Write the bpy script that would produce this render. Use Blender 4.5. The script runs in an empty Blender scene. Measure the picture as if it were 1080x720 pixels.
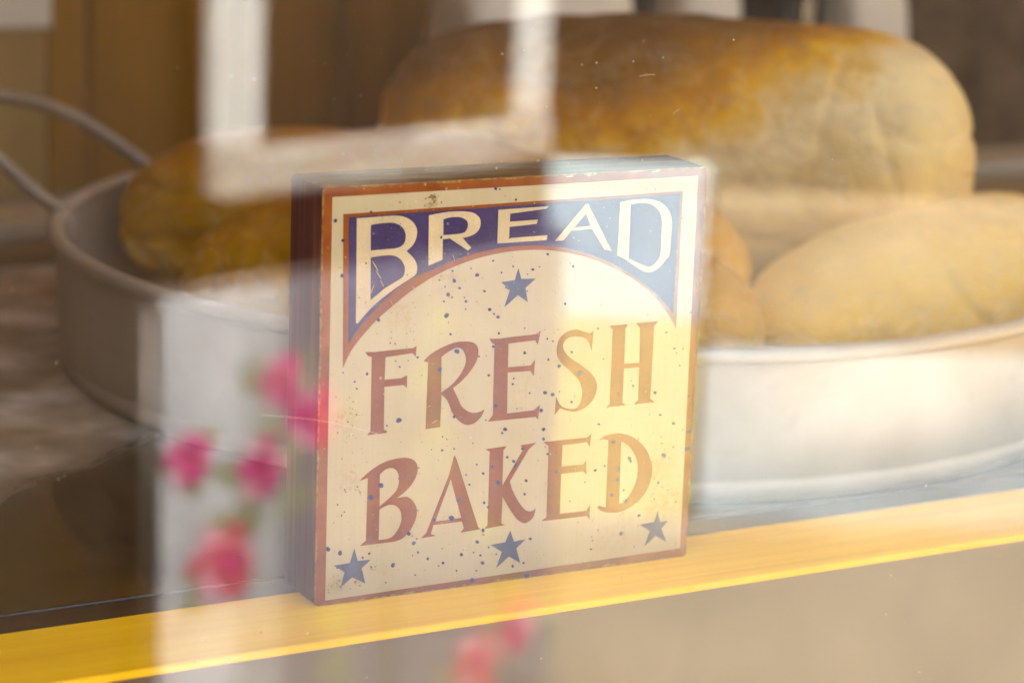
import bpy, bmesh, math, random
from mathutils import Vector, Matrix, noise
from mathutils.geometry import tessellate_polygon

random.seed(7)
scene = bpy.context.scene
COL = scene.collection
R = math.radians

# ------------------------------------------------------------------ camera data
F_PX = 2675.236
CAM_C = Vector((-0.33393864, -0.75722768, 0.29642943))
CAM_R = (Vector((0.88441558, -0.46518494, 0.03757722)),
         Vector((-0.07739647, -0.22559514, -0.97114192)),
         Vector((0.46023783, 0.85598470, -0.23552353)))


def on_face(u, v):
    """Photo pixel of the sign's artwork -> (x, z) on the flat front of the sign (the plane y = 0)."""
    d = CAM_R[0] * ((u - 540) / F_PX) + CAM_R[1] * ((v - 360) / F_PX) + CAM_R[2]
    t = -CAM_C.y / d.y
    p = CAM_C + d * t
    return (p.x, p.z)


# ------------------------------------------------------------------ object helpers
def link(name, me, mat=None, parent=None, smooth=False):
    o = bpy.data.objects.new(name, me)
    COL.objects.link(o)
    if mat is not None:
        if isinstance(mat, (list, tuple)):
            for m in mat:
                me.materials.append(m)
        else:
            me.materials.append(mat)
    if parent is not None:
        o.parent = parent
    if smooth:
        for p in me.polygons:
            p.use_smooth = True
    return o


def obj(name, bm, mat=None, parent=None, smooth=False):
    me = bpy.data.meshes.new(name)
    bmesh.ops.recalc_face_normals(bm, faces=bm.faces)
    bm.to_mesh(me)
    bm.free()
    return link(name, me, mat, parent, smooth)


def tag(o, label=None, cat=None, group=None, kind=None):
    if label:
        o['label'] = label
    if cat:
        o['category'] = cat
    if group:
        o['group'] = group
    if kind:
        o['kind'] = kind
    return o


def thing(name, label, cat, loc=(0, 0, 0), rotz=0.0, group=None):
    o = bpy.data.objects.new(name, None)
    o.empty_display_size = 0.02
    COL.objects.link(o)
    o.location = loc
    o.rotation_euler = (0, 0, rotz)
    return tag(o, label, cat, group)


def add_box(bm, x0, x1, y0, y1, z0, z1, bevel=0.0, seg=2):
    b2 = bmesh.new()
    vs = [b2.verts.new((x, y, z)) for x in (x0, x1) for y in (y0, y1) for z in (z0, z1)]
    for f in ((0, 1, 3, 2), (4, 6, 7, 5), (0, 4, 5, 1), (2, 3, 7, 6), (0, 2, 6, 4), (1, 5, 7, 3)):
        b2.faces.new([vs[i] for i in f])
    bmesh.ops.recalc_face_normals(b2, faces=b2.faces)
    if bevel > 0:
        bmesh.ops.bevel(b2, geom=list(b2.edges), offset=bevel, segments=seg, profile=0.5, affect='EDGES')
    me = bpy.data.meshes.new('tmp')
    b2.to_mesh(me)
    b2.free()
    bm.from_mesh(me)
    bpy.data.meshes.remove(me)
    return bm


def box(x0, x1, y0, y1, z0, z1, bevel=0.0, seg=2):
    return add_box(bmesh.new(), x0, x1, y0, y1, z0, z1, bevel, seg)


def lathe(bm, profile, n=96, closed=True):
    """Revolve a profile of (r, z) about the z axis."""
    rings = []
    for r, z in profile:
        rings.append([bm.verts.new((r * math.cos(2 * math.pi * i / n), r * math.sin(2 * math.pi * i / n), z))
                      for i in range(n)])
    m = len(rings)
    for k in range(m if closed else m - 1):
        a, b = rings[k], rings[(k + 1) % m]
        for i in range(n):
            j = (i + 1) % n
            bm.faces.new((a[i], a[j], b[j], b[i]))
    return bm, rings


def tube(bm, pts, rad, n=12, cap=True):
    pts = [Vector(p) for p in pts]
    rings = []
    up = Vector((0, 0, 1))
    for i, p in enumerate(pts):
        t = (pts[min(i + 1, len(pts) - 1)] - pts[max(i - 1, 0)]).normalized()
        s = t.cross(up)
        if s.length < 1e-4:
            s = t.cross(Vector((1, 0, 0)))
        s.normalize()
        w = s.cross(t).normalized()
        rr = rad(i / (len(pts) - 1)) if callable(rad) else rad
        rings.append([bm.verts.new(p + s * rr * math.cos(2 * math.pi * k / n) + w * rr * math.sin(2 * math.pi * k / n))
                      for k in range(n)])
    for a, b in zip(rings, rings[1:]):
        for i in range(n):
            j = (i + 1) % n
            bm.faces.new((a[i], a[j], b[j], b[i]))
    if cap:
        bm.faces.new(rings[0])
        bm.faces.new(rings[-1])
    return bm


def catmull(pts, n=10, closed=False):
    out = []
    m = len(pts)
    rng = range(m) if closed else range(m - 1)
    for i in rng:
        if closed:
            p0, p1, p2, p3 = pts[(i - 1) % m], pts[i], pts[(i + 1) % m], pts[(i + 2) % m]
        else:
            p0, p1, p2, p3 = pts[max(i - 1, 0)], pts[i], pts[i + 1], pts[min(i + 2, m - 1)]
        for k in range(n):
            t = k / n
            out.append(tuple(0.5 * ((2 * b) + (-a + c) * t + (2 * a - 5 * b + 4 * c - d) * t * t +
                                    (-a + 3 * b - 3 * c + d) * t ** 3) for a, b, c, d in zip(p0, p1, p2, p3)))
    if not closed:
        out.append(tuple(pts[-1]))
    return out


# ------------------------------------------------------------------ material helpers
class NT:
    def __init__(self, name):
        self.m = bpy.data.materials.new(name)
        self.m.use_nodes = True
        self.t = self.m.node_tree
        self.t.nodes.clear()
        self.out = self.n('ShaderNodeOutputMaterial')

    def n(self, typ, **kw):
        nd = self.t.nodes.new(typ)
        for k, v in kw.items():
            setattr(nd, k, v)
        return nd

    def put(self, sock, v):
        if hasattr(v, 'is_linked') or isinstance(v, bpy.types.NodeSocket):
            self.t.links.new(v, sock)
        else:
            if sock.type == 'RGBA' and len(v) == 3:
                v = (*v, 1)
            sock.default_value = v

    def coord(self, kind='Object', scale=(1, 1, 1), rot=(0, 0, 0), loc=(0, 0, 0)):
        tc = self.n('ShaderNodeTexCoord')
        mp = self.n('ShaderNodeMapping')
        self.t.links.new(tc.outputs[kind], mp.inputs['Vector'])
        mp.inputs['Scale'].default_value = scale
        mp.inputs['Rotation'].default_value = rot
        mp.inputs['Location'].default_value = loc
        return mp.outputs['Vector']

    def noise(self, vec, scale, detail=4, rough=0.55, dist=0.0):
        nd = self.n('ShaderNodeTexNoise')
        self.put(nd.inputs['Vector'], vec)
        nd.inputs['Scale'].default_value = scale
        nd.inputs['Detail'].default_value = detail
        nd.inputs['Roughness'].default_value = rough
        nd.inputs['Distortion'].default_value = dist
        return nd.outputs['Fac']

    def ramp(self, fac, stops, interp='LINEAR'):
        nd = self.n('ShaderNodeValToRGB')
        cr = nd.color_ramp
        cr.interpolation = interp
        while len(cr.elements) < len(stops):
            cr.elements.new(0.5)
        for e, (p, c) in zip(cr.elements, stops):
            e.position = p
            e.color = (*c, 1) if not isinstance(c, (int, float)) else (c, c, c, 1)
        self.put(nd.inputs['Fac'], fac)
        return nd.outputs['Color']

    def math(self, op, a, b=0.0, c=0.0, clamp=False):
        nd = self.n('ShaderNodeMath', operation=op)
        nd.use_clamp = clamp
        self.put(nd.inputs[0], a)
        self.put(nd.inputs[1], b)
        self.put(nd.inputs[2], c)
        return nd.outputs[0]

    def mix(self, fac, a, b):
        nd = self.n('ShaderNodeMix', data_type='RGBA')
        self.put(nd.inputs[0], fac)
        self.put(nd.inputs[6], a)
        self.put(nd.inputs[7], b)
        return nd.outputs[2]

    def sep(self, vec):
        nd = self.n('ShaderNodeSeparateXYZ')
        self.put(nd.inputs[0], vec)
        return nd.outputs

    def bump(self, h, strength=0.3, dist=0.001):
        nd = self.n('ShaderNodeBump')
        nd.inputs['Strength'].default_value = strength
        nd.inputs['Distance'].default_value = dist
        self.put(nd.inputs['Height'], h)
        return nd.outputs['Normal']

    def bsdf(self, color, rough=0.6, metal=0.0, normal=None, spec=0.5, sheen=0.0, coat=0.0, sub=0.0):
        b = self.n('ShaderNodeBsdfPrincipled')
        self.put(b.inputs['Base Color'], color)
        self.put(b.inputs['Roughness'], rough)
        self.put(b.inputs['Metallic'], metal)
        b.inputs['Specular IOR Level'].default_value = spec
        b.inputs['Coat Weight'].default_value = coat
        b.inputs['Coat Roughness'].default_value = 0.15
        if normal is not None:
            self.t.links.new(normal, b.inputs['Normal'])
        self.t.links.new(b.outputs[0], self.out.inputs['Surface'])
        return self.m


def mat_simple(name, c, rough=0.6, var=0.12, scale=30, metal=0.0, spec=0.5, stretch=(1, 1, 1), bump=0.0, bdist=0.001):
    k = NT(name)
    v = k.coord(scale=stretch)
    f = k.noise(v, scale)
    lo = tuple(x * (1 - var) for x in c)
    hi = tuple(min(1, x * (1 + var)) for x in c)
    col = k.ramp(f, [(0.3, lo), (0.7, hi)])
    nrm = k.bump(k.noise(v, scale * 3), bump, bdist) if bump else None
    return k.bsdf(col, rough, metal, nrm, spec)


# --- the sign's paints
def mat_cream():
    k = NT('aged_cream_paint')
    v = k.coord()
    base = k.ramp(k.noise(v, 28, 5), [(0.3, (0.46, 0.39, 0.215)), (0.7, (0.52, 0.455, 0.275))])
    brush = k.noise(k.coord(scale=(900, 1, 18)), 1.0, 3)
    base = k.mix(k.ramp(brush, [(0.35, 0.0), (0.8, 0.35)]), base, (0.46, 0.35, 0.17))
    # brown age stains that gather in a few places of the face
    fine = k.noise(v, 420, 4, 0.7)
    spots = [(0.139, 0.022, 0.013, 0.62), (0.136, 0.035, 0.011, 0.55), (0.0085, 0.0075, 0.0042, 0.66),
             (0.0165, 0.0080, 0.0026, 0.7), (0.0095, 0.066, 0.006, 0.5), (0.0295, 0.102, 0.008, 0.42),
             (0.0405, 0.1385, 0.0030, 0.66), (0.118, 0.012, 0.010, 0.36), (0.047, 0.113, 0.008, 0.36),
             (0.078, 0.070, 0.010, 0.25), (0.0255, 0.0105, 0.003, 0.45), (0.012, 0.045, 0.007, 0.35),
             (0.138, 0.09, 0.012, 0.28), (0.028, 0.134, 0.004, 0.4)]
    total = None
    for (x, z, r, s) in spots:
        d = k.n('ShaderNodeVectorMath', operation='DISTANCE')
        k.put(d.inputs[0], v)
        d.inputs[1].default_value = (x, 0, z)
        w = k.n('ShaderNodeMapRange')
        k.put(w.inputs['Value'], d.outputs['Value'])
        w.inputs['From Min'].default_value = r
        w.inputs['From Max'].default_value = 0.0
        w.inputs['To Min'].default_value = 0.0
        w.inputs['To Max'].default_value = s
        total = w.outputs[0] if total is None else k.math('MAXIMUM', total, w.outputs[0])
    st = k.math('MULTIPLY', total, k.math('MULTIPLY_ADD', fine, 5.0, -2.1, clamp=True), clamp=True)
    col = k.mix(st, base, (0.36, 0.21, 0.035))
    # tiny flecks all over
    fl = k.ramp(k.noise(v, 900, 2, 0.5), [(0.70, 0.0), (0.76, 0.5)])
    col = k.mix(fl, col, (0.45, 0.34, 0.16))
    return k.bsdf(col, 0.62, 0, k.bump(k.math('ADD', brush, k.math('MULTIPLY', fine, 0.3)), 0.12, 0.0004), 0.12)


def mat_paint(name, c, worn, amount=0.72, rough=0.6, streak=True):
    k = NT(name)
    v = k.coord()
    n1 = k.noise(v, 70, 4)
    base = k.ramp(n1, [(0.3, tuple(x * 0.86 for x in c)), (0.72, tuple(min(1, x * 1.15) for x in c))])
    grit = k.noise(v, 1300, 2, 0.6)
    base = k.mix(k.ramp(grit, [(0.55, 0.0), (0.75, 0.35)]), base, tuple(min(1, x * 1.5 + 0.04) for x in c))
    wear = k.noise(k.coord(scale=(1, 1, 0.7)), 330, 5, 0.72)
    col = k.mix(k.ramp(wear, [(amount - 0.03, 0.0), (amount + 0.02, 0.8)]), base, worn)
    return k.bsdf(col, rough, 0, k.bump(wear, 0.15, 0.0003), 0.10)


def mat_border():
    """Rust red border paint, rubbed through to ochre wood along the outer edge of the sign."""
    k = NT('worn_red_border_paint')
    v = k.coord()
    s = k.sep(v)
    dx = k.math('MINIMUM', s[0], k.math('SUBTRACT', 0.15, s[0]))
    dz = k.math('MINIMUM', s[2], k.math('SUBTRACT', 0.1464, s[2]))
    d = k.math('MINIMUM', dx, dz)
    n1 = k.noise(v, 160, 5, 0.7)
    base = k.ramp(k.noise(v, 90, 4), [(0.3, (0.19, 0.046, 0.006)), (0.7, (0.30, 0.088, 0.010))])
    n2 = k.noise(v, 48, 3, 0.6)
    edge = k.math('SUBTRACT', k.math('MULTIPLY', k.math('MULTIPLY', n1, n2), 0.0064), d)
    m = k.math('MULTIPLY', k.math('ADD', edge, -0.0009), 2600, clamp=True)
    col = k.mix(m, base, k.ramp(k.noise(v, 500, 3), [(0.3, (0.15, 0.07, 0.012)), (0.62, (0.40, 0.25, 0.07))]))
    chips = k.ramp(k.noise(v, 420, 4, 0.7), [(0.70, 0.0), (0.74, 0.8)])
    col = k.mix(chips, col, (0.62, 0.45, 0.2))
    return k.bsdf(col, 0.6, 0, k.bump(n1, 0.2, 0.0004), 0.10)


def mat_sign_wood():
    k = NT('dark_brown_painted_wood')
    f = k.noise(k.coord(scale=(260, 260, 7)), 1.0, 4, 0.6)
    col = k.ramp(f, [(0.3, (0.036, 0.010, 0.009)), (0.55, (0.085, 0.026, 0.018)), (0.78, (0.17, 0.070, 0.040))])
    v = k.coord()
    wear = k.ramp(k.noise(v, 260, 5, 0.75), [(0.68, 0.0), (0.74, 0.7)])
    col = k.mix(wear, col, (0.42, 0.28, 0.11))
    return k.bsdf(col, 0.5, 0, k.bump(f, 0.25, 0.0005), 0.4)


def mat_sign_top():
    k = NT('scuffed_sign_edge_paint')
    f = k.noise(k.coord(scale=(30, 200, 200)), 1.0, 5, 0.7)
    col = k.ramp(f, [(0.3, (0.08, 0.040, 0.008)), (0.55, (0.17, 0.09, 0.02)), (0.78, (0.36, 0.24, 0.08))])
    return k.bsdf(col, 0.55, 0, k.bump(f, 0.25, 0.0005), 0.35)


# --- bread
def mat_bread(name, stops, seed, flour=0.3, pale_end=0.0, tears=1.0):
    k = NT(name)
    g = k.coord('Generated')
    v = k.coord('Object', loc=(seed, seed * 1.7, 0))
    gs = k.sep(g)
    z = gs[2]
    if pale_end:
        z = k.math('SUBTRACT', z, k.math('MULTIPLY', k.math('SUBTRACT', gs[0], 0.52, clamp=True), pale_end))
    big = k.noise(v, 22, 5, 0.6)
    mid = k.noise(v, 75, 5, 0.62, 0.6)
    fine = k.noise(v, 420, 4, 0.65)
    h = k.math('ADD', z, k.math('MULTIPLY_ADD', big, 0.42, -0.21))
    h = k.math('ADD', h, k.math('MULTIPLY_ADD', mid, 0.18, -0.09))
    col = k.ramp(h, stops)
    # cracks where the crust is torn and the pale crumb shows
    tear = k.noise(k.coord('Object', scale=(1.0, 1.0, 1.6), loc=(seed * 2, 0, seed)), 30, 3, 0.5, 1.2)
    ridge = k.math('ABSOLUTE', k.math('SUBTRACT', tear, 0.5))
    tm = k.ramp(ridge, [(0.0, 0.8 * tears), (0.022, 0.25 * tears), (0.045, 0.0)])
    side = k.ramp(h, [(0.2, 1.0), (0.75, 0.15)])
    col = k.mix(k.math('MULTIPLY', tm, side), col, (0.78, 0.58, 0.28))
    # flour dust
    fd = k.math('MULTIPLY', k.ramp(mid, [(0.5, 0.0), (0.72, flour)]), k.ramp(fine, [(0.35, 0.3), (0.65, 1.0)]))
    col = k.mix(fd, col, (0.50, 0.37, 0.20))
    hh = k.math('ADD', k.math('MULTIPLY', mid, 1.0), k.math('MULTIPLY', fine, 0.22))
    hh = k.math('SUBTRACT', hh, k.math('MULTIPLY', tm, 0.35))
    return k.bsdf(col, k.ramp(fine, [(0.3, 0.42), (0.7, 0.62)]), 0, k.bump(hh, 0.5, 0.003), 0.12)


def mat_metal():
    k = NT('tinned_steel')
    v = k.coord()
    n1 = k.noise(v, 14, 4)
    scr = k.noise(k.coord(scale=(8, 8, 500)), 1.0, 3)
    col = k.ramp(n1, [(0.3, (0.41, 0.33, 0.195)), (0.7, (0.52, 0.44, 0.30))])
    col = k.mix(k.ramp(k.noise(v, 60, 5, 0.7), [(0.58, 0.0), (0.75, 0.30)]), col, (0.34, 0.27, 0.18))
    rough = k.ramp(k.math('ADD', k.math('MULTIPLY', n1, 0.5), k.math('MULTIPLY', scr, 0.5)), [(0.3, 0.44), (0.7, 0.58)])
    return k.bsdf(col, rough, 0.35, k.bump(scr, 0.04, 0.0005), 0.5)


def mat_wood(name, dark, light, rough, along=(4, 120, 120), spec=0.5, coat=0.0):
    k = NT(name)
    f = k.noise(k.coord(scale=along), 1.0, 5, 0.6, 0.4)
    f2 = k.noise(k.coord(), 9, 3)
    mixf = k.math('ADD', k.math('MULTIPLY', f, 0.75), k.math('MULTIPLY', f2, 0.25))
    col = k.ramp(mixf, [(0.33, dark), (0.66, light)])
    return k.bsdf(col, rough, 0, k.bump(f, 0.1, 0.0006), spec, coat=coat)


def mat_glass():
    k = NT('window_glass')
    geo = k.n('ShaderNodeNewGeometry')
    dp = k.n('ShaderNodeVectorMath', operation='DOT_PRODUCT')
    k.put(dp.inputs[0], geo.outputs['Normal'])
    k.put(dp.inputs[1], geo.outputs['Incoming'])
    c = k.math('ABSOLUTE', dp.outputs['Value'])
    om = k.math('SUBTRACT', 1.0, c, clamp=True)
    p5 = k.math('POWER', om, 5.0)
    fac = k.math('MULTIPLY_ADD', p5, 1.0 - GLASS_R0, GLASS_R0)
    tr = k.n('ShaderNodeBsdfTransparent')
    tr.inputs['Color'].default_value = (0.985, 0.99, 0.985, 1)
    gl = k.n('ShaderNodeBsdfGlossy')
    gl.inputs['Color'].default_value = (1, 1, 1, 1)
    gl.inputs['Roughness'].default_value = 0.0
    mx = k.n('ShaderNodeMixShader')
    k.put(mx.inputs[0], fac)
    k.t.links.new(tr.outputs[0], mx.inputs[1])
    k.t.links.new(gl.outputs[0], mx.inputs[2])
    k.t.links.new(mx.outputs[0], k.out.inputs['Surface'])
    return k.m


GLASS_R0 = 0.045

# ================================================================== THE SIGN
W, H, D = 0.15, 0.1464, 0.0278
sign = thing('bread_sign', 'square wooden block sign painted with bread and fresh baked lettering, standing on the yellow ledge',
             'sign', (0, 0, 0))
M_wood = mat_sign_wood()
M_top = mat_sign_top()
M_border = mat_border()
M_cream = mat_cream()
M_red = mat_paint('rust_red_lettering_paint', (0.215, 0.050, 0.004), (0.5, 0.38, 0.2), 0.70)
M_trim = mat_paint('rust_red_trim_paint', (0.25, 0.066, 0.007), (0.5, 0.38, 0.2), 0.70)
M_blue = mat_paint('blue_banner_paint', (0.052, 0.036, 0.105), (0.36, 0.28, 0.18), 0.71)
M_star = mat_paint('blue_star_paint', (0.055, 0.078, 0.14), (0.38, 0.32, 0.22), 0.70)
M_lett = mat_paint('cream_lettering_paint', (0.57, 0.465, 0.265), (0.55, 0.42, 0.2), 0.75)
M_speck = mat_paint('blue_speckle_paint', (0.03, 0.035, 0.13), (0.3, 0.3, 0.35), 0.8)

b = box(0, W, 0.0004, D, 0, H, 0.0022, 4)
block = obj('wood_block', b, [M_wood, M_top], sign)
for p in block.data.polygons:
    if p.normal.z > 0.7:
        p.material_index = 1
for p in block.data.polygons:
    p.use_smooth = True


def plate(name, outline, y, th, mat, parent, holes=()):
    """A thin layer of paint: polygon outline (x, z) with holes, front at y, th thick (towards +y)."""
    polys = [outline] + list(holes)
    tri = tessellate_polygon([[Vector((p[0], p[1], 0)) for p in q] for q in polys])
    flat = [p for q in polys for p in q]
    bm = bmesh.new()
    fr = [bm.verts.new((p[0], y, p[1])) for p in flat]
    bk = [bm.verts.new((p[0], y + th, p[1])) for p in flat]
    for t in tri:
        try:
            bm.faces.new([fr[i] for i in t])
        except ValueError:
            pass
    k = 0
    for q in polys:
        n = len(q)
        for i in range(n):
            a, c = k + i, k + (i + 1) % n
            try:
                bm.faces.new((fr[a], fr[c], bk[c], bk[a]))
            except ValueError:
                pass
        k += n
    me = bpy.data.meshes.new(name)
    bm.normal_update()
    for f in bm.faces:
        if abs(f.normal.y) > 0.9 and f.normal.y > 0:
            f.normal_flip()
    bm.to_mesh(me)
    bm.free()
    return link(name, me, mat, parent)


def smooth_path(pts):
    """(x, y) corners and (x, y, 1) curve points; runs of curve points are splined together with their end corners."""
    n = len(pts)
    start = next((i for i in range(n) if len(pts[i]) == 2), 0)
    pts = pts[start:] + pts[:start]
    out = []
    i = 0
    while i < n:
        p = pts[i]
        run = [p[:2]]
        j = i + 1
        while j < n and len(pts[j]) == 3:
            run.append(pts[j][:2])
            j += 1
        if len(run) > 1:
            run.append(pts[j % n][:2])
            c = catmull(run, 8)
            out.extend(c[:-1])
        else:
            out.append(p[:2])
        i = j
    return out


def trace(pts, ox, oy, s):
    return [on_face(ox + x / s, oy + y / s) for x, y in smooth_path(pts)]


# red border panel with slightly rounded, worn corners
bord = []
for cx, cz, a0 in ((W - 0.0018, H - 0.0018, 0), (0.0018, H - 0.0018, 90), (0.0018, 0.0018, 180), (W - 0.0018, 0.0018, 270)):
    for q in range(0, 91, 15):
        a = R(a0 + q)
        bord.append((cx + 0.0016 * math.cos(a), cz + 0.0016 * math.sin(a)))
plate('border_panel', bord, -0.0001, 0.0006, M_border, sign)
cream = [on_face(*p) for p in ((350.4, 207.8), (736.1, 185.3), (716.7, 577.6), (342.8, 632.6))]
plate('cream_panel', cream, -0.00022, 0.00012, M_cream, sign)

arc_low = [(361.3, 387.9), (367.8, 373.3), (376.1, 360.8), (387.2, 347.6), (399.7, 334.4), (415, 321.3), (430.3, 308.8),
           (445.6, 298.3), (459.6, 289.9), (478, 281.2), (501.7, 272.8), (522.5, 267.5), (546, 264), (568.3, 263.2),
           (589, 264.7), (603, 267.2), (620.8, 271.7), (638.9, 278.8), (658.3, 288.3), (675, 299.4), (691.7, 314.4),
           (702.8, 328.6), (712.5, 346)]
arc_up = [(367.1, 362.2), (375.4, 348.5), (385.8, 336.5), (397, 324.2), (409.4, 311.8), (423.3, 300.4), (437.2, 291.6),
          (460, 282), (475.3, 275.1), (498.9, 267.2), (522.5, 262), (546, 259), (568.3, 258.7), (589.2, 260.4),
          (600, 262.2), (620.8, 267.5), (641.7, 276), (662.5, 287.6), (677.8, 298), (691.7, 310), (702.8, 321.5), (709, 330)]
plate('arch_trim', [on_face(*p) for p in [(719.7, 201.5), (361.8, 225.8)] + catmull(arc_low, 4)], -0.00034, 0.00012, M_trim, sign)
plate('arch_banner', [on_face(*p) for p in [(717, 204.3), (367.5, 229.0)] + catmull(arc_up, 4)], -0.00046, 0.00012, M_blue, sign)

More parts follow.
